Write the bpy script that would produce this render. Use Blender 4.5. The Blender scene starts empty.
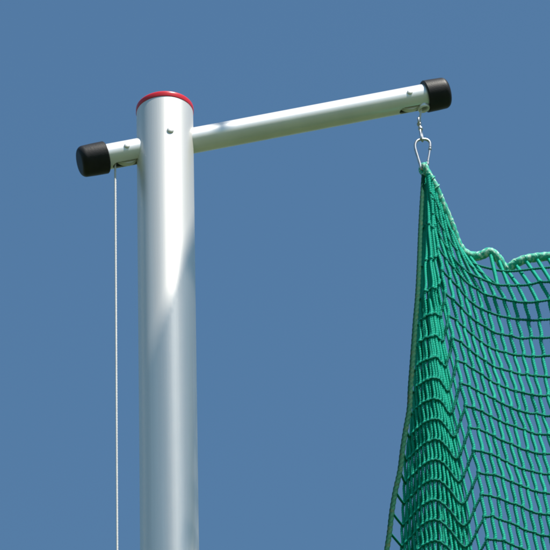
import bpy, bmesh, math, random
import numpy as np
from mathutils import Vector, Matrix

R = math.radians
random.seed(7)
rng = np.random.default_rng(7)
sc = bpy.context.scene
COL = sc.collection

# ------------------------------------------------------------------ camera
ELEV, DIST, ROLL = R(36.0), 16.0, R(1.2)
PX_M = 483.0                                   # photo pixels per metre at the pole
POLE_H = 11.309
TARGET = Vector((0.2245, 0.0, 10.883))
FWD = Vector((0, math.cos(ELEV), math.sin(ELEV)))
CAM = TARGET - FWD * DIST
cam_d = bpy.data.cameras.new('camera')
cam = bpy.data.objects.new('camera', cam_d)
COL.objects.link(cam)
cam.location = CAM
cam.rotation_euler = (Matrix.Rotation(ELEV + R(90), 3, 'X') @ Matrix.Rotation(-ROLL, 3, 'Z')).to_euler()
cam_d.sensor_width = 36.0
F_PX = PX_M * DIST
cam_d.lens = F_PX / 550.0 * 36.0
cam_d.clip_start = 0.5
cam_d.clip_end = 3000.0
sc.camera = cam

# ------------------------------------------------------------------ daylight
SUN_AZ, SUN_EL = R(43.0), R(62.0)              # azimuth to the right of the direction back to the camera
SUN = Vector((math.sin(SUN_AZ) * math.cos(SUN_EL), -math.cos(SUN_AZ) * math.cos(SUN_EL), math.sin(SUN_EL)))
w = bpy.data.worlds.new('World')
sc.world = w
w.use_nodes = True
nt = w.node_tree
bg = nt.nodes['Background']
sky = nt.nodes.new('ShaderNodeTexSky')
sky.sky_type = 'NISHITA'
sky.sun_disc = False
sky.sun_elevation = SUN_EL
sky.sun_rotation = math.atan2(SUN.x, SUN.y)
sky.altitude = 0
sky.air_density = 1.8
sky.dust_density = 0.8
sky.ozone_density = 10.0
tint = nt.nodes.new('ShaderNodeVectorMath')
tint.operation = 'MULTIPLY'
tint.inputs[1].default_value = (0.86, 0.99, 0.97)      # white balance of the sky light
nt.links.new(sky.outputs[0], tint.inputs[0])
nt.links.new(tint.outputs[0], bg.inputs[0])
bg.inputs[1].default_value = 0.063
sl = bpy.data.lights.new('sun', 'SUN')
sl.energy = 5.0
sl.angle = R(0.53)
sl.color = (1.0, 0.95, 0.87)
so = bpy.data.objects.new('sun', sl)
COL.objects.link(so)
so.location = (8, -14, 20)
so.rotation_euler = SUN.to_track_quat('Z', 'Y').to_euler()
sc.view_settings.view_transform = 'Standard'
sc.view_settings.look = 'None'
sc.view_settings.gamma = 1.0
sc.view_settings.exposure = 0.65
sc.cycles.filter_width = 2.0

# ------------------------------------------------------------------ helpers
CR = Matrix.Rotation(ELEV + R(90), 3, 'X') @ Matrix.Rotation(-ROLL, 3, 'Z')
CRn = np.array(CR)
CAMn = np.array(CAM)


def at(px, py, Y):
    """World point at depth Y whose place in the photo was measured as (px, py)."""
    d = CR @ Vector(((px - 275) / F_PX, -(py - 275) / F_PX, -1))
    return CAM + d * ((Y - CAM.y) / d.y)


def at_n(px, py, Y):
    px, py, Y = np.broadcast_arrays(np.asarray(px, float), np.asarray(py, float), np.asarray(Y, float))
    d = np.stack([(px - 275) / F_PX, -(py - 275) / F_PX, -np.ones_like(px)], -1) @ CRn.T
    return CAMn + d * ((Y - CAMn[1]) / d[..., 1])[..., None]


def set_props(o, label=None, cat=None, group=None, kind=None):
    for k, v in (('label', label), ('category', cat), ('group', group), ('kind', kind)):
        if v:
            o[k] = v
    return o


def link(name, me, mat, parent=None, smooth=None, matrix=None):
    me.name = name
    o = bpy.data.objects.new(name, me)
    COL.objects.link(o)
    if matrix is not None:
        o.matrix_world = matrix
    if parent:
        o.parent = parent
        if matrix is not None:
            o.matrix_parent_inverse = Matrix.Identity(4)
    if mat:
        me.materials.append(mat)
    if smooth:
        me.polygons.foreach_set('use_smooth', [True] * len(me.polygons))
        me.set_sharp_from_angle(angle=R(smooth))
    return o


def empty(name, loc=(0, 0, 0)):
    o = bpy.data.objects.new(name, None)
    COL.objects.link(o)
    o.location = loc
    o.empty_display_size = 0.1
    return o


def lathe(profile, n=64, axis='Z', closed=False):
    """profile: list of (radius, height) -> mesh turned about an axis."""
    V, F = [], []
    for r, h in profile:
        for k in range(n):
            a = 2 * math.pi * k / n
            p = (r * math.cos(a), r * math.sin(a), h)
            if axis == 'X':
                p = (h, p[1], p[0])
            V.append(p)
    m = len(profile)
    for i in range(m if closed else m - 1):
        j = (i + 1) % m
        for k in range(n):
            q = (k + 1) % n
            F.append((i * n + k, i * n + q, j * n + q, j * n + k))
    if not closed:
        F.append(tuple(range(n))[::-1])
        F.append(tuple((m - 1) * n + k for k in range(n)))
    me = bpy.data.meshes.new('lathe')
    me.from_pydata(V, [], F)
    bm = bmesh.new()
    bm.from_mesh(me)
    bmesh.ops.recalc_face_normals(bm, faces=bm.faces)
    bm.to_mesh(me)
    bm.free()
    return me


def rounded(r, h0, h1, b, steps=6):
    """profile of a solid cylinder with rounded rims"""
    p = [(0.0004, h0)]
    for k in range(steps + 1):
        a = -math.pi / 2 + math.pi / 2 * k / steps
        p.append((r - b + b * math.cos(a), h0 + b + b * math.sin(a)))
    for k in range(steps + 1):
        a = math.pi / 2 * k / steps
        p.append((r - b + b * math.cos(a), h1 - b + b * math.sin(a)))
    p.append((0.0004, h1))
    return p


def tubes(paths, sides=8, twist_amp=0.0, twist_len=0.008, lobes=2):
    """paths: list of (points Nx3, radius scalar or N) -> one mesh of tubes, optionally twisted strands."""
    Vs, Fs, base = [], [], 0
    ang = np.arange(sides) * 2 * np.pi / sides
    for P, rad in paths:
        P = np.asarray(P, float)
        n = len(P)
        rad = np.broadcast_to(np.asarray(rad, float), (n,))
        T = np.gradient(P, axis=0)
        T /= np.linalg.norm(T, axis=1)[:, None] + 1e-12
        s = np.concatenate([[0], np.cumsum(np.linalg.norm(np.diff(P, axis=0), axis=1))])
        U = np.zeros_like(P)
        u = np.cross(T[0], [0.31, 0.9, 0.17])
        u /= np.linalg.norm(u)
        for i in range(n):
            u = u - T[i] * u.dot(T[i])
            u /= np.linalg.norm(u)
            U[i] = u
        W = np.cross(T, U)
        rr = rad[:, None] * (1 + twist_amp * np.cos(lobes * (ang[None, :] - 2 * np.pi * s[:, None] / (twist_len * lobes))))
        V = P[:, None, :] + rr[..., None] * (U[:, None, :] * np.cos(ang)[None, :, None] + W[:, None, :] * np.sin(ang)[None, :, None])
        Vs.append(V.reshape(-1, 3))
        i = np.arange(n - 1)[:, None] * sides
        k = np.arange(sides)[None, :]
        q = (k + 1) % sides
        f = np.stack([i + k, i + q, i + sides + q, i + sides + k], -1).reshape(-1, 4) + base
        Fs.append(f)
        # end fans as quads pairs
        for e in (0, n - 1):
            c = np.arange(sides) + e * sides + base
            cap = [[c[0], c[m], c[m + 1], c[m + 2]] for m in range(1, sides - 2, 2)]
            Fs.append(np.array(cap))
        base += n * sides
    V = np.concatenate(Vs)
    F = np.concatenate(Fs)
    me = bpy.data.meshes.new('tubes')
    me.vertices.add(len(V))
    me.vertices.foreach_set('co', V.ravel())
    me.loops.add(F.size)
    me.loops.foreach_set('vertex_index', F.ravel().astype(np.int32))
    me.polygons.add(len(F))
    me.polygons.foreach_set('loop_start', np.arange(len(F), dtype=np.int32) * 4)
    me.update(calc_edges=True)
    me.validate()
    me.polygons.foreach_set('use_smooth', [True] * len(me.polygons))
    return me


def catmull(P, step=0.0015, per=None):
    """smooth line through points"""
    P = np.asarray(P, float)
    E = np.concatenate([[2 * P[0] - P[1]], P, [2 * P[-1] - P[-2]]])
    out = []
    for i in range(len(P) - 1):
        p0, p1, p2, p3 = E[i:i + 4]
        n = per or max(2, int(np.linalg.norm(p2 - p1) / step))
        t = (np.arange(n) / n)[:, None]
        out.append(0.5 * (2 * p1 + (p2 - p0) * t + (2 * p0 - 5 * p1 + 4 * p2 - p3) * t ** 2 + (3 * p1 - p0 - 3 * p2 + p3) * t ** 3))
    out.append(P[-1:])
    return np.concatenate(out)


def boolean(o, cutters):
    for c in cutters:
        m = o.modifiers.new('cut', 'BOOLEAN')
        m.object = c
        m.operation = 'DIFFERENCE'
        m.solver = 'EXACT'
    bpy.context.view_layer.update()
    dg = bpy.context.evaluated_depsgraph_get()
    me = bpy.data.meshes.new_from_object(o.evaluated_get(dg))
    o.modifiers.clear()
    o.data = me
    for c in cutters:
        bpy.data.objects.remove(c)


# ------------------------------------------------------------------ materials
def mat(name, base, rough=0.5, metal=0.0, bump=None, vary=None, stretch=None, spec=0.5, aniso=0.0, rvary=0.0):
    m = bpy.data.materials.new(name)
    m.use_nodes = True
    n = m.node_tree.nodes
    L = m.node_tree.links
    b = n['Principled BSDF']
    b.inputs['Base Color'].default_value = (*base, 1)
    b.inputs['Roughness'].default_value = rough
    b.inputs['Metallic'].default_value = metal
    b.inputs['Specular IOR Level'].default_value = spec
    b.inputs['Anisotropic'].default_value = aniso
    tc = n.new('ShaderNodeTexCoord')
    mp = n.new('ShaderNodeMapping')
    if stretch:
        mp.inputs['Scale'].default_value = stretch
    L.new(tc.outputs['Object'], mp.inputs[0])
    if vary:
        other, scale, lo, hi = vary
        t = n.new('ShaderNodeTexNoise')
        t.inputs['Scale'].default_value = scale
        t.inputs['Detail'].default_value = 6
        L.new(mp.outputs[0], t.inputs[0])
        r = n.new('ShaderNodeMapRange')
        r.inputs[1].default_value, r.inputs[2].default_value = lo, hi
        L.new(t.outputs[0], r.inputs[0])
        mx = n.new('ShaderNodeMix')
        mx.data_type = 'RGBA'
        mx.inputs[6].default_value = (*base, 1)
        mx.inputs[7].default_value = (*other, 1)
        L.new(r.outputs[0], mx.inputs[0])
        L.new(mx.outputs[2], b.inputs['Base Color'])
        if rvary:
            rr = n.new('ShaderNodeMapRange')
            rr.inputs[3].default_value, rr.inputs[4].default_value = rough - rvary, rough + rvary
            L.new(t.outputs[0], rr.inputs[0])
            L.new(rr.outputs[0], b.inputs['Roughness'])
    if bump:
        sc_, st = bump
        t2 = n.new('ShaderNodeTexNoise')
        t2.inputs['Scale'].default_value = sc_
        t2.inputs['Detail'].default_value = 4
        L.new(mp.outputs[0], t2.inputs[0])
        bp = n.new('ShaderNodeBump')
        bp.inputs['Strength'].default_value = st
        bp.inputs['Distance'].default_value = 0.002
        L.new(t2.outputs[0], bp.inputs['Height'])
        L.new(bp.outputs[0], b.inputs['Normal'])
    return m


M_ALU = mat('anodised_aluminium', (0.85, 0.81, 0.75), 0.42, 0.60, vary=((0.76, 0.725, 0.68), 9, 0.35, 0.7), rvary=0.06,
            bump=(60, 0.05), stretch=(9, 9, 0.12))
M_ARM = mat('arm_aluminium', (0.84, 0.83, 0.81), 0.36, 0.45, vary=((0.75, 0.75, 0.74), 14, 0.35, 0.7), rvary=0.05, bump=(60, 0.05))
M_STEEL = mat('zinc_steel', (0.52, 0.53, 0.54), 0.36, 0.95, vary=((0.36, 0.36, 0.36), 90, 0.4, 0.75), rvary=0.08)
M_BLACK = mat('black_plastic', (0.011, 0.011, 0.012), 0.48, 0.0, vary=((0.02, 0.019, 0.018), 40, 0.4, 0.8), bump=(350, 0.12), spec=0.22)
M_RED = mat('red_plastic', (0.60, 0.02, 0.03), 0.28, 0.0, vary=((0.5, 0.02, 0.03), 50, 0.4, 0.8))
M_NYLON = mat('white_nylon', (0.78, 0.78, 0.75), 0.4, 0.0)
M_ROPE = mat('white_cord', (0.66, 0.66, 0.66), 0.75, 0.0, vary=((0.55, 0.55, 0.56), 260, 0.4, 0.7))
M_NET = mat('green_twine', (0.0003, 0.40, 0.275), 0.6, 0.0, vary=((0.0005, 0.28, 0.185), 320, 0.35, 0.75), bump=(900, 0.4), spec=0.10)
M_CROSS = mat('shaded_green_twine', (0.0003, 0.20, 0.14), 0.65, 0.0, vary=((0.0005, 0.14, 0.095), 320, 0.35, 0.75), bump=(900, 0.4), spec=0.08)  # shade of the cord undersides put into the colour
M_TOPROPE = mat('green_edge_rope', (0.006, 0.42, 0.28), 0.6, 0.0, vary=((0.50, 0.74, 0.60), 150, 0.48, 0.66), bump=(600, 0.5))
M_SIDEROPE = mat('olive_edge_rope', (0.006, 0.095, 0.052), 0.8, 0.0, vary=((0.05, 0.085, 0.035), 60, 0.52, 0.78), bump=(500, 0.5), spec=0.15)
M_GRASS = mat('grass_ground', (0.030, 0.055, 0.014), 0.9, 0.0, vary=((0.045, 0.065, 0.02), 0.6, 0.35, 0.7), bump=(30, 0.6))

# ------------------------------------------------------------------ ground (below the picture)
bm = bmesh.new()
bmesh.ops.create_grid(bm, x_segments=40, y_segments=40, size=600)
me = bpy.data.meshes.new('g')
bm.to_mesh(me)
bm.free()
set_props(link('grass', me, M_GRASS), kind='structure')

# ------------------------------------------------------------------ net post: pole + crossarm
PR = 0.0595
post = set_props(empty('net_post'), 'tall silver aluminium post with a red top cap and a sloping crossarm', 'post')
tube_prof = [(PR, 0.0), (PR, POLE_H - 0.001)]
seg = [(PR, POLE_H * k / 24) for k in range(24)] + [(PR, POLE_H), (PR - 0.006, POLE_H), (PR - 0.006, POLE_H - 1.0)]
pole_o = link('pole', lathe(seg, 128), M_ALU, post, 35)
# red cap: a short rim round the mouth of the tube, gently domed
capp = [(0.001, POLE_H + 0.0168), (PR * 0.6, POLE_H + 0.0158)]
rb, ch = 0.006, 0.0158
for k in range(9):
    a = math.pi / 2 * (1 - k / 8)
    capp.append((PR + 0.0012 - rb + rb * math.cos(a), POLE_H + ch - rb + rb * math.sin(a)))
capp += [(PR + 0.0012, POLE_H + 0.0015), (PR + 0.0008, POLE_H + 0.0006), (0.03, POLE_H + 0.0006)]
link('end_cap', lathe(capp, 128), M_RED, post, 40)

# crossarm axis, measured at the middles of its two end caps
A0 = at(79.3, 162.3, -0.0215)
A1 = at(447.9, 92.3, 0.0787)
ax = (A1 - A0).normalized()
ARM_L = (A1 - A0).length
# put the axis through the pole's axis
side = Vector((ax.y, -ax.x, 0)).normalized()          # horizontal, towards the camera
dn = ax.cross(side).normalized()
if dn.z > 0:
    dn = -dn
AM = Matrix((( ax.x, side.x, -dn.x, A0.x), (ax.y, side.y, -dn.y, A0.y), (ax.z, side.z, -dn.z, A0.z), (0, 0, 0, 1)))
AR = 0.0272


def arm_pos(px):
    """distance along the arm whose picture column is px"""
    lo, hi = 0.0, ARM_L
    for _ in range(40):
        mid = (lo + hi) / 2
        p = A0 + ax * mid
        d = CR.inverted() @ (p - CAM)
        if 275 + F_PX * d.x / -d.z < px:
            lo = mid
        else:
            hi = mid
    return lo


SHL, SHR = arm_pos(125.5), arm_pos(408.0)
ring = [(AR, 0.006), (AR, ARM_L - 0.006), (AR - 0.003, ARM_L - 0.006), (AR - 0.003, 0.006)]
n_l = 40
prof = [(AR, 0.006 + (ARM_L - 0.012) * k / n_l) for k in range(n_l + 1)] + [(AR - 0.003, ARM_L - 0.006 - (ARM_L - 0.012) * k / n_l) for k in range(n_l + 1)]
arm = link('crossarm', lathe(prof, 128, 'X', closed=True), M_ARM, post, None, AM)


def slot_cutter(x0, x1, wd):
    bm = bmesh.new()
    pts = []
    for k in range(17):
        a = -math.pi / 2 + math.pi * k / 16
        pts.append((x1 - wd + wd * math.cos(a), wd * math.sin(a)))
    for k in range(17):
        a = math.pi / 2 + math.pi * k / 16
        pts.append((x0 + wd + wd * math.cos(a), wd * math.sin(a)))
    lo = [bm.verts.new((x, y, -0.05)) for x, y in pts]
    hi = [bm.verts.new((x, y, -0.012)) for x, y in pts]
    bm.faces.new(lo[::-1])
    bm.faces.new(hi)
    for i in range(len(pts)):
        j = (i + 1) % len(pts)
        bm.faces.new((lo[i], lo[j], hi[j], hi[i]))
    bmesh.ops.recalc_face_normals(bm, faces=bm.faces)
    me = bpy.data.meshes.new('c')
    bm.to_mesh(me)
    bm.free()
    return link('cutter', me, None, None, None, AM)


SW = 0.0105
boolean(arm, [slot_cutter(SHL - 0.036, SHL + 0.028, SW), slot_cutter(SHR - 0.028, SHR + 0.036, SW)])
arm.data.name = 'crossarm'
arm.data.polygons.foreach_set('use_smooth', [True] * len(arm.data.polygons))
arm.data.set_sharp_from_angle(angle=R(35))

# black plastic end caps
CL = 0.0605
for s, x0 in ((-1, 0.0), (1, ARM_L)):
    R_, b, CL = (0.0345, 0.012, 0.0585) if s < 0 else (0.0345, 0.011, 0.052)
    p = [(0.0005, 0.0)]
    for k in range(9):
        a = math.pi / 2 * k / 8
        p.append((R_ - 0.0012 - b + b * math.sin(a), b - b * math.cos(a)))
    p += [(R_ - 0.0004, 0.03), (R_, CL - 0.002), (R_ - 0.0015, CL), (AR + 0.0004, CL), (AR + 0.0004, 0.02)]
    p = [(r, x0 - s * h) if s > 0 else (r, x0 + h) for r, h in p]
    c = link('end_cap', lathe(p, 96, 'X'), M_BLACK, arm, 35)
    c['label'] = 'black plastic cap on the near end' if s < 0 else 'black plastic cap on the far end'


def bolt(parent, base, normal, r=0.0063, mtx=None):
    prof = [(r * 1.0, -0.004), (r * 1.0, 0.0012)]
    for k in range(1, 7):
        a = math.pi / 2 * k / 7
        prof.append((r * math.cos(a), 0.0012 + r * 0.40 * math.sin(a)))
    prof += [(r * 0.02, 0.0012 + r * 0.40)]
    q = normal.to_track_quat('Z', 'Y').to_matrix().to_4x4()
    M = Matrix.Translation(base) @ q
    return link('bolt', lathe(prof, 24), M_ALU, parent, 40, M)


# axle bolts through the arm at each sheave, with heads on both faces
for sx in (SHL, SHR):
    for sd in (1, -1):
        bolt(arm, Vector((sx, sd * (AR - 0.0006), 0.0)), Vector((0, sd, 0)))
    sh = []                                               # grooved sheave
    rs, wd = 0.0258, 0.0056
    sh = [(0.004, -wd), (rs, -wd), (rs, -wd + 0.0015), (rs - 0.004, -0.001), (rs - 0.004, 0.001), (rs, wd - 0.0015), (rs, wd), (0.004, wd)]
    sm = lathe(sh, 64)
    Msh = Matrix.Translation((sx, 0, -0.0030)) @ Matrix.Rotation(R(90), 4, 'X')
    link('pulley_wheel', sm, M_NYLON, arm, 35, Msh)
# bolt through the pole at the crossing
pb = at(172.2, 129.8, -PR)
bn = Vector((math.sin(R(12)), -math.cos(R(12)), 0))
bolt(post, Vector((bn.x * (PR - 0.0006), bn.y * (PR - 0.0006), pb.z)), bn, 0.0075)
# two little rivets on the arm beside the pole
for px, zz in ((199.5, 0.004), (201.0, -0.002)):
    bolt(arm, Vector((arm_pos(px), math.sqrt(AR ** 2 - zz ** 2) - 0.0035, zz)), Vector((0, 1, 0)), 0.0022)

# cheek plate of the far pulley hanging out of the slot
def arm_w(x, y, z):
    return AM @ Vector((x, y, z))


fl = [(0.0090, -0.010), (0.0090, -0.031), (0.0100, -0.0345), (0.0120, -0.0362), (0.0140, -0.0350), (0.0148, -0.0325), (0.0142, -0.0290), (0.0142, -0.020), (0.0142, -0.010)]
fl = [(r * 0.92, z + 0.0035) for r, z in fl]
link('fairlead', lathe(fl, 48, 'Z', closed=True), M_ARM, arm, 50, Matrix.Translation((SHR + 0.0262, 0, 0)))

# cleat on the pole near the ground, for the hoisting cord
cx = Vector((-0.062, -0.004, 1.15))
hb = at(112.4, 172, -0.016)
bm = bmesh.new()
cl = tubes([(catmull([(hb.x, -0.016, 1.245), (hb.x + 0.012, -0.014, 1.21), (hb.x + 0.018, -0.012, 1.15), (hb.x + 0.012, -0.014, 1.09), (hb.x, -0.016, 1.055)], 0.005), 0.008),
            ([(-0.05, -0.008, 1.15), (hb.x + 0.02, -0.012, 1.15)], 0.011)], 12)
link('cleat', cl, M_STEEL, post)

# ------------------------------------------------------------------ hoisting cord
XL, XR = SHL - 0.0265, SHR + 0.0265
p_left = arm_w(XL, 0, -0.012)
p_right = arm_w(XR, 0, -0.012)
pts = [Vector((hb.x, -0.016, 1.10)), Vector((hb.x, -0.016, 1.25))]
top = p_left
for k in range(1, 60):
    pts.append(Vector((hb.x, -0.016, 1.25)).lerp(top, k / 60))
for dz in (0.08, 0.03, 0.012):
    pts.append(top + Vector((0, 0, -dz)))
pts += [top]
for k in range(1, 8):
    a = math.pi - math.pi / 2 * k / 7
    pts.append(arm_w(SHL + 0.0245 * math.cos(a), 0, -0.0045 + 0.0245 * math.sin(a)))
for k in range(0, 7):
    a = math.pi / 2 - math.pi / 2 * k / 7
    pts.append(arm_w(SHR + 0.0245 * math.cos(a), 0, -0.0045 + 0.0245 * math.sin(a)))
sw_top = at(419.6, 121.8, p_right.y - 0.002)
pts += [p_right, sw_top]
pl = catmull([tuple(p) for p in pts], 0.0016)
set_props(link('hoisting_cord', tubes([(pl, 0.0021)], 8, 0.12, 0.007, 3), M_ROPE),
          'thin white cord hanging straight down from the left end of the crossarm', 'cord')

# ------------------------------------------------------------------ swivel and snap hook
NY = sw_top.y
swv = set_props(empty('swivel', at(422, 141, NY)), 'small silver swivel between the crossarm tip and the snap hook', 'swivel')


def W(px, py, dy=0.0):
    return np.array(at(px, py, NY + dy))


def rel(P, o):
    return np.asarray(P) - np.array(o.location)


def ring_pts(c, u, v, ru, rv, n=32):
    t = np.linspace(0, 2 * np.pi, n)
    return c + np.outer(np.cos(t) * ru, u) + np.outer(np.sin(t) * rv, v)


Rt, Up = np.array((1.0, 0, 0)), np.array((0, 0, 1.0))
# eye that takes the cord
link('eye', tubes([(rel(ring_pts(W(419.3, 121.5), np.array((0.25, 0.97, 0.0)), Up, 0.0065, 0.0085), swv), 0.0025)], 10), M_STEEL, swv)
ax_v = W(420.6, 129.5) - W(419.0, 124)
ax_v /= np.linalg.norm(ax_v)
ctr = W(419.9, 126.6)
q = Vector(ax_v).to_track_quat('Z', 'Y').to_matrix().to_4x4()
body = [(0.0012, -0.0115), (0.0036, -0.0105), (0.0052, -0.0075), (0.0046, -0.0035), (0.0028, -0.0015), (0.0028, 0.001), (0.0046, 0.003), (0.0054, 0.006), (0.0040, 0.0098), (0.0012, 0.0112)]
link('barrel', lathe(body, 24), M_STEEL, swv, 50, Matrix.Translation(Vector(rel(ctr, swv))) @ q)
lk = W(420.6, 129.8)
b2 = W(422.3, 140.3)
sd = np.array((0.35, 0.93, 0.0))
loop = [lk, lk * 0.8 + b2 * 0.2 + sd * 0.0045, lk * 0.4 + b2 * 0.6 + sd * 0.005, lk * 0.1 + b2 * 0.9 + sd * 0.0046, b2 - Up * 0.002,
        lk * 0.1 + b2 * 0.9 - sd * 0.0046, lk * 0.4 + b2 * 0.6 - sd * 0.005, lk * 0.8 + b2 * 0.2 - sd * 0.0045, lk]
link('shackle', tubes([(rel(catmull(loop, 0.0015), swv), 0.0024)], 10), M_STEEL, swv)

hook = set_props(empty('snap_hook', at(423.5, 169, NY)), 'pear shaped silver snap hook holding the corner of the green net', 'hook')
outline = [(419.8, 163.5), (417.8, 157), (415.6, 149.5), (415.2, 145), (416.8, 141.3), (420.0, 139.6), (424.0, 139.2), (428.0, 140.3), (430.0, 143.2),
           (430.2, 147.5), (429.2, 154), (428.2, 160), (427.4, 165), (425.8, 168.3), (423.2, 169.4), (420.9, 167.4), (419.8, 163.5)]


def yaw(px):
    return (px - 423) / PX_M * 0.25


hp = [W(x, y, yaw(x)) for x, y in outline]
split = 9
link('hook_body', tubes([(rel(catmull(hp[12:] + hp[1:split + 1], 0.0014), hook), 0.0029)], 12), M_STEEL, hook)
gate = catmull(hp[split:13], 0.0014)
link('gate', tubes([(rel(gate, hook), 0.0023), (rel(gate[:5], hook), 0.0034), (rel(gate[-7:], hook), 0.0033)], 12), M_STEEL, hook)

# ------------------------------------------------------------------ the net
NR = 30                                  # rows
NKR = 34                                 # columns right of the ridge
NC, NL = 9, 9                            # crease columns, gathered columns to the border
J = np.arange(NR + 1, dtype=float)


def tab(x, xs, ys):
    return np.interp(x, xs, ys)


xr2 = np.array([435, 434.5, 438, 442, 445, 448.3, 452.6, 457, 461, 465.6, 469.8, 474, 478.6, 481.6, 484.4, 487.2] + [487.2 + 2.6 * k for k in range(1, NR - 14)])
yr2 = np.array([186, 225, 247.5, 270, 293, 315.5, 338, 360.5, 383, 405.5, 428, 450.5, 472.5, 495, 517, 539] + [539 + 22.2 * k for k in range(1, NR - 14)])
KR = np.arange(NKR + 1, dtype=float)


def ext(a, n, step):
    a = list(a)
    while len(a) < n:
        a.append(a[-1] + step)
    return np.array(a[:n])


n = NKR + 1
x_rope = ext([435, 440, 446, 452, 457, 463, 471, 480, 490, 498, 506, 515, 525, 536, 547], n, 11)
y_rope = np.array([186, 199, 213.5, 228.5, 242.5, 251.5, 255.8, 255.8, 252.0, 258.5, 269.0, 263.5, 259.5, 257.5, 256.5] + [256 + 5 * math.sin((k - 15) * 0.9) + 1.2 * (k - 15) * 0.3 for k in range(15, n)])
x_row0, y_row0 = x_rope.copy(), y_rope.copy()
x_row0[:8] = [428.5, 431, 434, 438, 443, 449.5, 458, 468]
y_row0[:8] = [174, 178, 186, 196.5, 209, 225.5, 245, 254.5]
x_row1 = ext([434.5, 440, 447, 454, 462, 471, 480, 489, 498, 508, 518, 529, 540, 551], n, 11)
y_row1 = ext([225, 237, 249, 260, 268, 273.5, 278.5, 282, 285, 286, 286, 285, 283, 281.5], n, -0.8)
dx2 = ext([0, 8, 16, 23.4, 32.4, 40.4, 47.5, 56.5, 66, 76.5, 87.5, 99.5, 112.5], n, 11.5)
dy2 = ext([0, 10.5, 21, 30.5, 37.5, 42.5, 46.5, 50, 52.5, 54.5, 55, 54.5, 52.5], n, -1.5)
dy5 = ext([0, 4.5, 12, 20, 26.5, 31.5, 35, 37, 38.7, 39.6, 40.2, 40.5, 40.5], n, -0.5)
dy8 = ext([0, 2.5, 7, 12, 16.5, 20.5, 24, 27.5, 30, 31.5, 32.2, 32.6, 32.6], n, -0.2)
dy12 = ext([0, 0.5, 2.6, 5.9, 9.5, 13.2, 16.3, 18.8, 20.3, 21.2, 21.6, 21.8, 21.8], n, -0.1)
dxw = 8.3 * KR
XS, YS, DS = {}, {}, {}
for j in range(NR + 1):
    for k in range(n):
        if j == 0:
            x, y = x_row0[k], y_row0[k]
        elif j == 1:
            x, y = x_row1[k], y_row1[k]
        else:
            f = min(1, (j - 2) / 5)
            x = xr2[j] + dx2[k] * (1 - f) + dxw[k] * f
            y = yr2[j] + tab(j, [2, 5, 8, 12, 20], [dy2[k], dy5[k], dy8[k], dy12[k], dy12[k] * 0.9])
        XS[j, k], YS[j, k] = x, y
        DS[j, k] = (y - (yr2[j] if j else 186)) * tab(j, [0, 1, 2, 3, 5], [0.3, 0.22, 0.26, 0.34, 0.45])
        if j == 0 and k < 8:
            DS[j, k] = (y - 186) * 0.3
    # crease between the two ridges
    delta = tab(j, [0, 1, 2, 3, 4, 6, 8, 14, 16, 30], [-12, -2, 12, 20, 22, 20, 16, 2.5, 0, 0])
    A = tab(j, [0, 1, 2, 4, 7, 12, 16, 30], [0, 4, 8, 15, 24, 29, 31, 33])
    yr1 = yr2[j] + delta
    xr1 = tab(yr1, [170, 230, 267, 295, 318, 358, 398, 440, 517, 600, 900], [424.2, 427.5, 429, 430, 431, 432.5, 434, 435.5, 434.5, 436, 441])
    fx = [0, .15, .27, .375, .475, .575, .68, .785, .89, 1]
    fy = [0, .46, .84, 1, .88, .64, .40, .20, .06, 0]
    gq = min(1.0, max(0.0, (8 - j) / 4)) * 0.85
    pair = lambda c: c * (1 - gq) + gq * (2 * (c // 2) + 0.35 * (c % 2))
    for c in range(1, NC + 1):
        XS[j, -c] = xr2[j] + (xr1 - xr2[j]) * np.interp(pair(c) if c < NC else c, range(NC + 1), fx)
        YS[j, -c] = yr2[j] + delta * fx[c] + A * fy[c]
        DS[j, -c] = (2.5 * math.sin(c * 2.4) if j < 4 else 0) + 0.12 * A * fy[c] - delta * fx[c] * 0.25
    s = tab(yr1, [170, 260, 300, 380, 517, 900], [0.3, 1.9, 2.5, 3.4, 4.1, 4.3])
    xb_y = yr1 + tab(yr1, [170, 260, 380, 517, 900], [0, 4, 9, 13, 14])
    xb = tab(xb_y, [165, 172, 218, 286, 339, 392, 414, 441, 454, 480, 514, 550, 600, 700, 900],
             [423.6, 422.5, 420.8, 418.3, 413.8, 410.8, 409.3, 404.3, 401.8, 397.5, 392, 386.5, 381, 375, 371])
    gl = tab(yr1, [170, 260, 380, 517, 900], [0, 0.35, 0.6, 1, 1.05])
    dyl = [0, 1, 3, 6, 10, 14.5, 19, 23.5, 27.5]
    for c in range(1, NL):
        x = xr1 - pair(c) * s
        lim = xb + 3.0 + (NL - 1 - c) * 0.7
        over = max(0, lim - x)
        XS[j, -NC - c] = max(x, lim)
        YS[j, -NC - c] = yr1 + dyl[c] * gl
        DS[j, -NC - c] = (2.5 * math.sin(c * 2.1) if j < 4 else 0) + -delta * 0.25 + 0.5 * dyl[c] * gl + over * 0.8
    XS[j, -NC - NL] = xb + (rng.normal(0, 0.7) if j > 3 else 0)
    YS[j, -NC - NL] = xb_y
    DS[j, -NC - NL] = -delta * 0.25 + 1 * gl - (4 if j > 0 else 0)

K0, K1 = -NC - NL, NKR
cols = range(K0, K1 + 1)
G = np.zeros((NR + 1, len(cols), 3))
for j in range(NR + 1):
    for q_, k in enumerate(cols):
        jj = 1.0 if k > 0 else 0.4
        jx, jy, jd = jj * rng.normal(0, 0.4), jj * rng.normal(0, 0.5), jj * rng.normal(0, 0.9)
        if k == K0 or j == 0:
            jx = jy = 0
            jd = 0
        G[j, q_] = at_n(XS[j, k] + jx, YS[j, k] + jy, NY + 0.002 + (DS[j, k] + jd) / 284.0)


def knots(P_nodes, line, r, boost, width):
    d = np.full(len(line), 9.0)
    for p in P_nodes:
        d = np.minimum(d, np.linalg.norm(line - p, axis=1))
    return r * (1 + boost * np.exp(-(d / width) ** 2))


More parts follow.
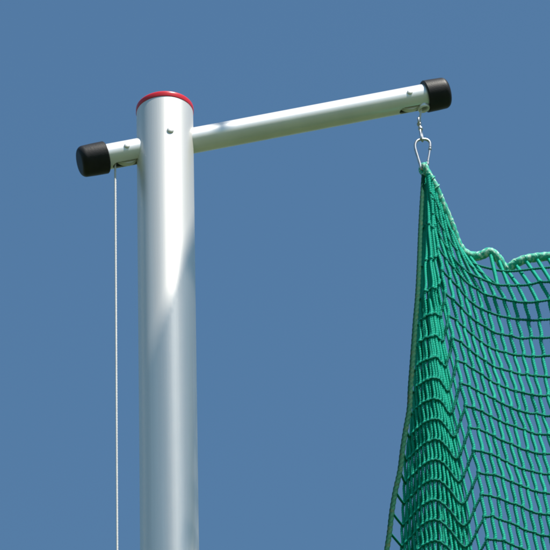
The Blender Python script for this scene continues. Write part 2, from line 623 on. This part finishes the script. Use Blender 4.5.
net = set_props(empty('safety_net', tuple(G[0, 0])), 'green knotted safety net hanging in folds from a snap hook', 'net')
ORG = G[0, 0].copy()
VIS_J, VIS_K = 18, 18
paths_f, paths_c, paths_x = [], [], []
for q_, k in enumerate(cols):
    if k == K0:
        continue
    P = G[:, q_]
    Pd = [P[0]]
    for j in range(NR):
        a, b = P[j], P[j + 1]
        h = np.array((0.0013, 0, 0)) * min(1.0, j / 2)
        Pd += [a + (b - a) * 0.22 - h, a + (b - a) * 0.78 + h, b]
    line = catmull(np.array(Pd), 0.0013)
    rv = 0.0038 if k > -1 else 0.0029
    rad = knots(P, line, rv, 0.28, 0.004)
    (paths_f if k <= VIS_K else paths_c).append((line - ORG, rad))
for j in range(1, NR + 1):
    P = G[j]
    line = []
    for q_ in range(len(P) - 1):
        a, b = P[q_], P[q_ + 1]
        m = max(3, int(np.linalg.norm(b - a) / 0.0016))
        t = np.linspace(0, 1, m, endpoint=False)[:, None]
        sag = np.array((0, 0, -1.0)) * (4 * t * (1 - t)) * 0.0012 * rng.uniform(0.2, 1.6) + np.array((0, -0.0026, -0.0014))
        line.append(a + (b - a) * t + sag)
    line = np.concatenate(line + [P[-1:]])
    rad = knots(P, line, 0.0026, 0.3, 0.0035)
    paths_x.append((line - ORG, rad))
k0 = list(cols).index(0)
# a second, rear layer of the gathered fold
for q_ in range(1, k0 - 2):
    P = 0.5 * (G[3:, q_] + G[3:, q_ + 1]) + np.array((0.001, 0.034 + 0.008 * math.sin(q_ * 2.3), 0))
    paths_c.append((catmull(P, 0.0025) - ORG, 0.0029))
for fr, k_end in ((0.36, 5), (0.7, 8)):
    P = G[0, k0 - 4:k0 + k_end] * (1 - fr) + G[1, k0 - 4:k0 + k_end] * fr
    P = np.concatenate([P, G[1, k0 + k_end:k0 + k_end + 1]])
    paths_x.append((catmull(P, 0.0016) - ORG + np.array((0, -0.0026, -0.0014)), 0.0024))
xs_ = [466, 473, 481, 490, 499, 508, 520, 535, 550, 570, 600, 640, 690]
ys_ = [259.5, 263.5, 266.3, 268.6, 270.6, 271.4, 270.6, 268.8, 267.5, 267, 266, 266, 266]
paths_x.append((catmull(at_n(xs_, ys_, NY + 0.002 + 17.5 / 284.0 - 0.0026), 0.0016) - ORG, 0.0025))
link('netting', tubes(paths_f + paths_c, 8, 0.17, 0.0056, 2), M_NET, net)

link('cross_twine', tubes(paths_x, 8, 0.17, 0.0056, 2), M_CROSS, net)['label'] = 'green cross twine of the net with shade painted into its colour'

# top edge rope, starting as a loop round the snap hook's foot
c0 = W(423.4, 167.2)
lp = [W(424.8, 176, 0.004), W(421.3, 171, 0.008), W(421.6, 166.8, 0.008), W(423.6, 165.0, 0.0), W(425.3, 166.2, -0.008), W(427.0, 170.5, -0.007)]
row0 = [at_n(x_rope[k], y_rope[k], NY + 0.002 + (y_rope[k] - 186) * 0.3 / 284.0) for k in range(n)]
pn = lp + [W(430.2, 176.5, -0.004)] + row0
trope = catmull(pn, 0.002)
link('edge_rope', tubes([(trope - ORG, np.clip(0.0044 + 0.0034 * np.linspace(0, 9, len(trope)), 0.0052, 0.0096))], 12, 0.05, 0.016, 3), M_TOPROPE, net)
# twine wound round the edge rope
s = np.concatenate([[0], np.cumsum(np.linalg.norm(np.diff(trope, axis=0), axis=1))])
T = np.gradient(trope, axis=0)
T /= np.linalg.norm(T, axis=1)[:, None]
u = np.cross(T, [0, 1.0, 0.1])
u /= np.linalg.norm(u, axis=1)[:, None]
v = np.cross(T, u)
ss = np.arange(0.05, s[-1], 0.0012)
ph = 2 * np.pi * (ss / 0.027 + 0.35 * np.sin(ss * 61) + 0.3 * np.sin(ss * 23))
ip = lambda a: np.stack([np.interp(ss, s, a[:, m]) for m in range(3)], -1)
hel = ip(trope) + (ip(u) * np.cos(ph)[:, None] + ip(v) * np.sin(ph)[:, None]) * (0.0086 + 0.0004 * np.sin(ss * 140))[:, None]
link('lashing', tubes([(hel - ORG, 0.0014)], 7), M_TOPROPE, net)
# side edge rope
bp = [W(423.6, 168.5, 0.006)] + [G[j, 0] for j in range(1, NR + 1)]
sr = catmull(bp, 0.002)
so_ = link('edge_rope', tubes([(sr - ORG, np.interp(np.arange(len(sr)) * 0.002, [0, 0.1, 0.5], [0.0036, 0.0043, 0.0054]))], 12, 0.08, 0.013, 3), M_SIDEROPE, net)
so_['label'] = 'worn olive green rope down the side of the net'

# ------------------------------------------------------------------ added shade caster out of view: taller post towards the sun
# made-up slanting bundle, shaped to throw shade on the lower half of the pole
E1 = Vector((math.cos(SUN_AZ), math.sin(SUN_AZ), 0))
E2 = SUN.cross(E1).normalized()
E2 = E2 if E2.z > 0 else -E2


def on_pole(px, py):
    d = CR @ Vector(((px - 275) / F_PX, -(py - 275) / F_PX, -1))
    a, b, c = d.x ** 2 + d.y ** 2, 2 * (CAM.x * d.x + CAM.y * d.y), CAM.x ** 2 + CAM.y ** 2 - PR ** 2
    p = CAM + d * ((-b - math.sqrt(b * b - 4 * a * c)) / (2 * a))
    return p.dot(E1), p.dot(E2)


T_OFF = 3.3
(l0, m0), (l1, m1) = on_pole(188, 240), on_pole(163, 308)
(r0, s0), (r1, s1) = on_pole(194, 462), on_pole(180, 575)
eL = lambda v: l1 + (l0 - l1) * (v - m1) / (m0 - m1)
eR = lambda v: r1 + (r0 - r1) * (v - s1) / (s0 - s1)
base = SUN * T_OFF
v_hi = m0 + 1.10
v_lo = on_pole(170, 585)[1] - 0.05
rows_ = []
NS = 600
vs = []
for k in range(NS + 1):
    v = v_hi + (v_lo - v_hi) * k / NS
    vs.append(v)
    a, b = eL(v), eR(v)
    a = max(a, -0.072)
    if a > 0.068:
        a, b = 0.068 + (a - 0.068) * 0.06, 0.068 + (a - 0.068) * 0.06 + min(b - a, 0.022)
    z = (v - base.dot(E2)) / E2.z
    rows_.append((base + E1 * ((a + b) / 2) + Vector((0, 0, z)), max(0.006, (b - a) / 2)))
V, F = [], []
nb = 128
for i, (c, r) in enumerate(rows_):
    for k in range(nb):
        a = 2 * math.pi * k / nb
        q = r * (1 + 0.07 * math.cos(9 * a + 0.5 * math.sin(i * 0.03)) + 0.03 * math.sin(4 * a + i * 0.022))
        V.append(c + E1 * (q * math.cos(a)) + Vector((E1.y, -E1.x, 0)) * (q * 0.5 * math.sin(a)))
for i in range(NS):
    for k in range(nb):
        if k >= nb // 2 and i < NS - 8:                   # single layer, so sun leaks through evenly
            continue
        if vs[i] < m0 - 0.02 and (k + 2 * i) % 5 == 0:    # holes that lighten the cast shade
            continue
        F.append((i * nb + k, i * nb + (k + 1) % nb, (i + 1) * nb + (k + 1) % nb, (i + 1) * nb + k))
F += [tuple(range(nb)), tuple(range(NS * nb, (NS + 1) * nb))[::-1]]
me = bpy.data.meshes.new('bundle')
me.from_pydata([tuple(v) for v in V], [], F)
set_props(link('shade_caster_bundle', me, M_NET, None, 60), 'added unseen green bundle that casts the shade on the pole', 'net')
bn_o = bpy.data.objects['shade_caster_bundle']
lines = []
side2 = [c + E1 * r for (c, r), v in list(zip(rows_, vs))[::11] if v < m1 - 0.1]
for m in range(12):
    lines.append(([tuple(p + E1 * (0.004 + 0.0115 * m + 0.003 * math.sin(i * 0.4 + m))) for i, p in enumerate(side2)], 0.0036))
for i in range(0, len(side2) - 1):
    if i % 2 == 0:
        lines.append(([tuple(side2[i] + E1 * (0.125 * q / 8 - 0.004) + Vector((0, 0, -0.012 * q / 8 + 0.004 * math.sin(i + q)))) for q in range(9)], 0.0045))
link('shade_caster_edge', tubes(lines, 6), M_NET, bn_o)  # added cords that dapple the edge of the cast shade
apex = rows_[0][0]
foot = apex + E1 * 1.15
shade_caster_post = set_props(empty('net_post', (foot.x, foot.y, 0)), 'added unseen silver post with a level crossarm carrying the shade bundle', 'post')
H2 = apex.z + 0.22
link('pole', lathe([(PR, 0), (PR, H2 * 0.5), (PR, H2)], 48), M_ALU, shade_caster_post, 35)
link('end_cap', lathe(rounded(PR + 0.0012, H2, H2 + 0.012, 0.004), 48), M_RED, shade_caster_post, 35)
MA = Matrix.Translation((0, 0, apex.z + 0.04 )) @ Matrix.Rotation(math.atan2(-E1.y, -E1.x), 4, 'Z')
link('crossarm', lathe([(AR, -0.2), (AR, 1.2)], 48, 'X'), M_ARM, shade_caster_post, 35, MA)
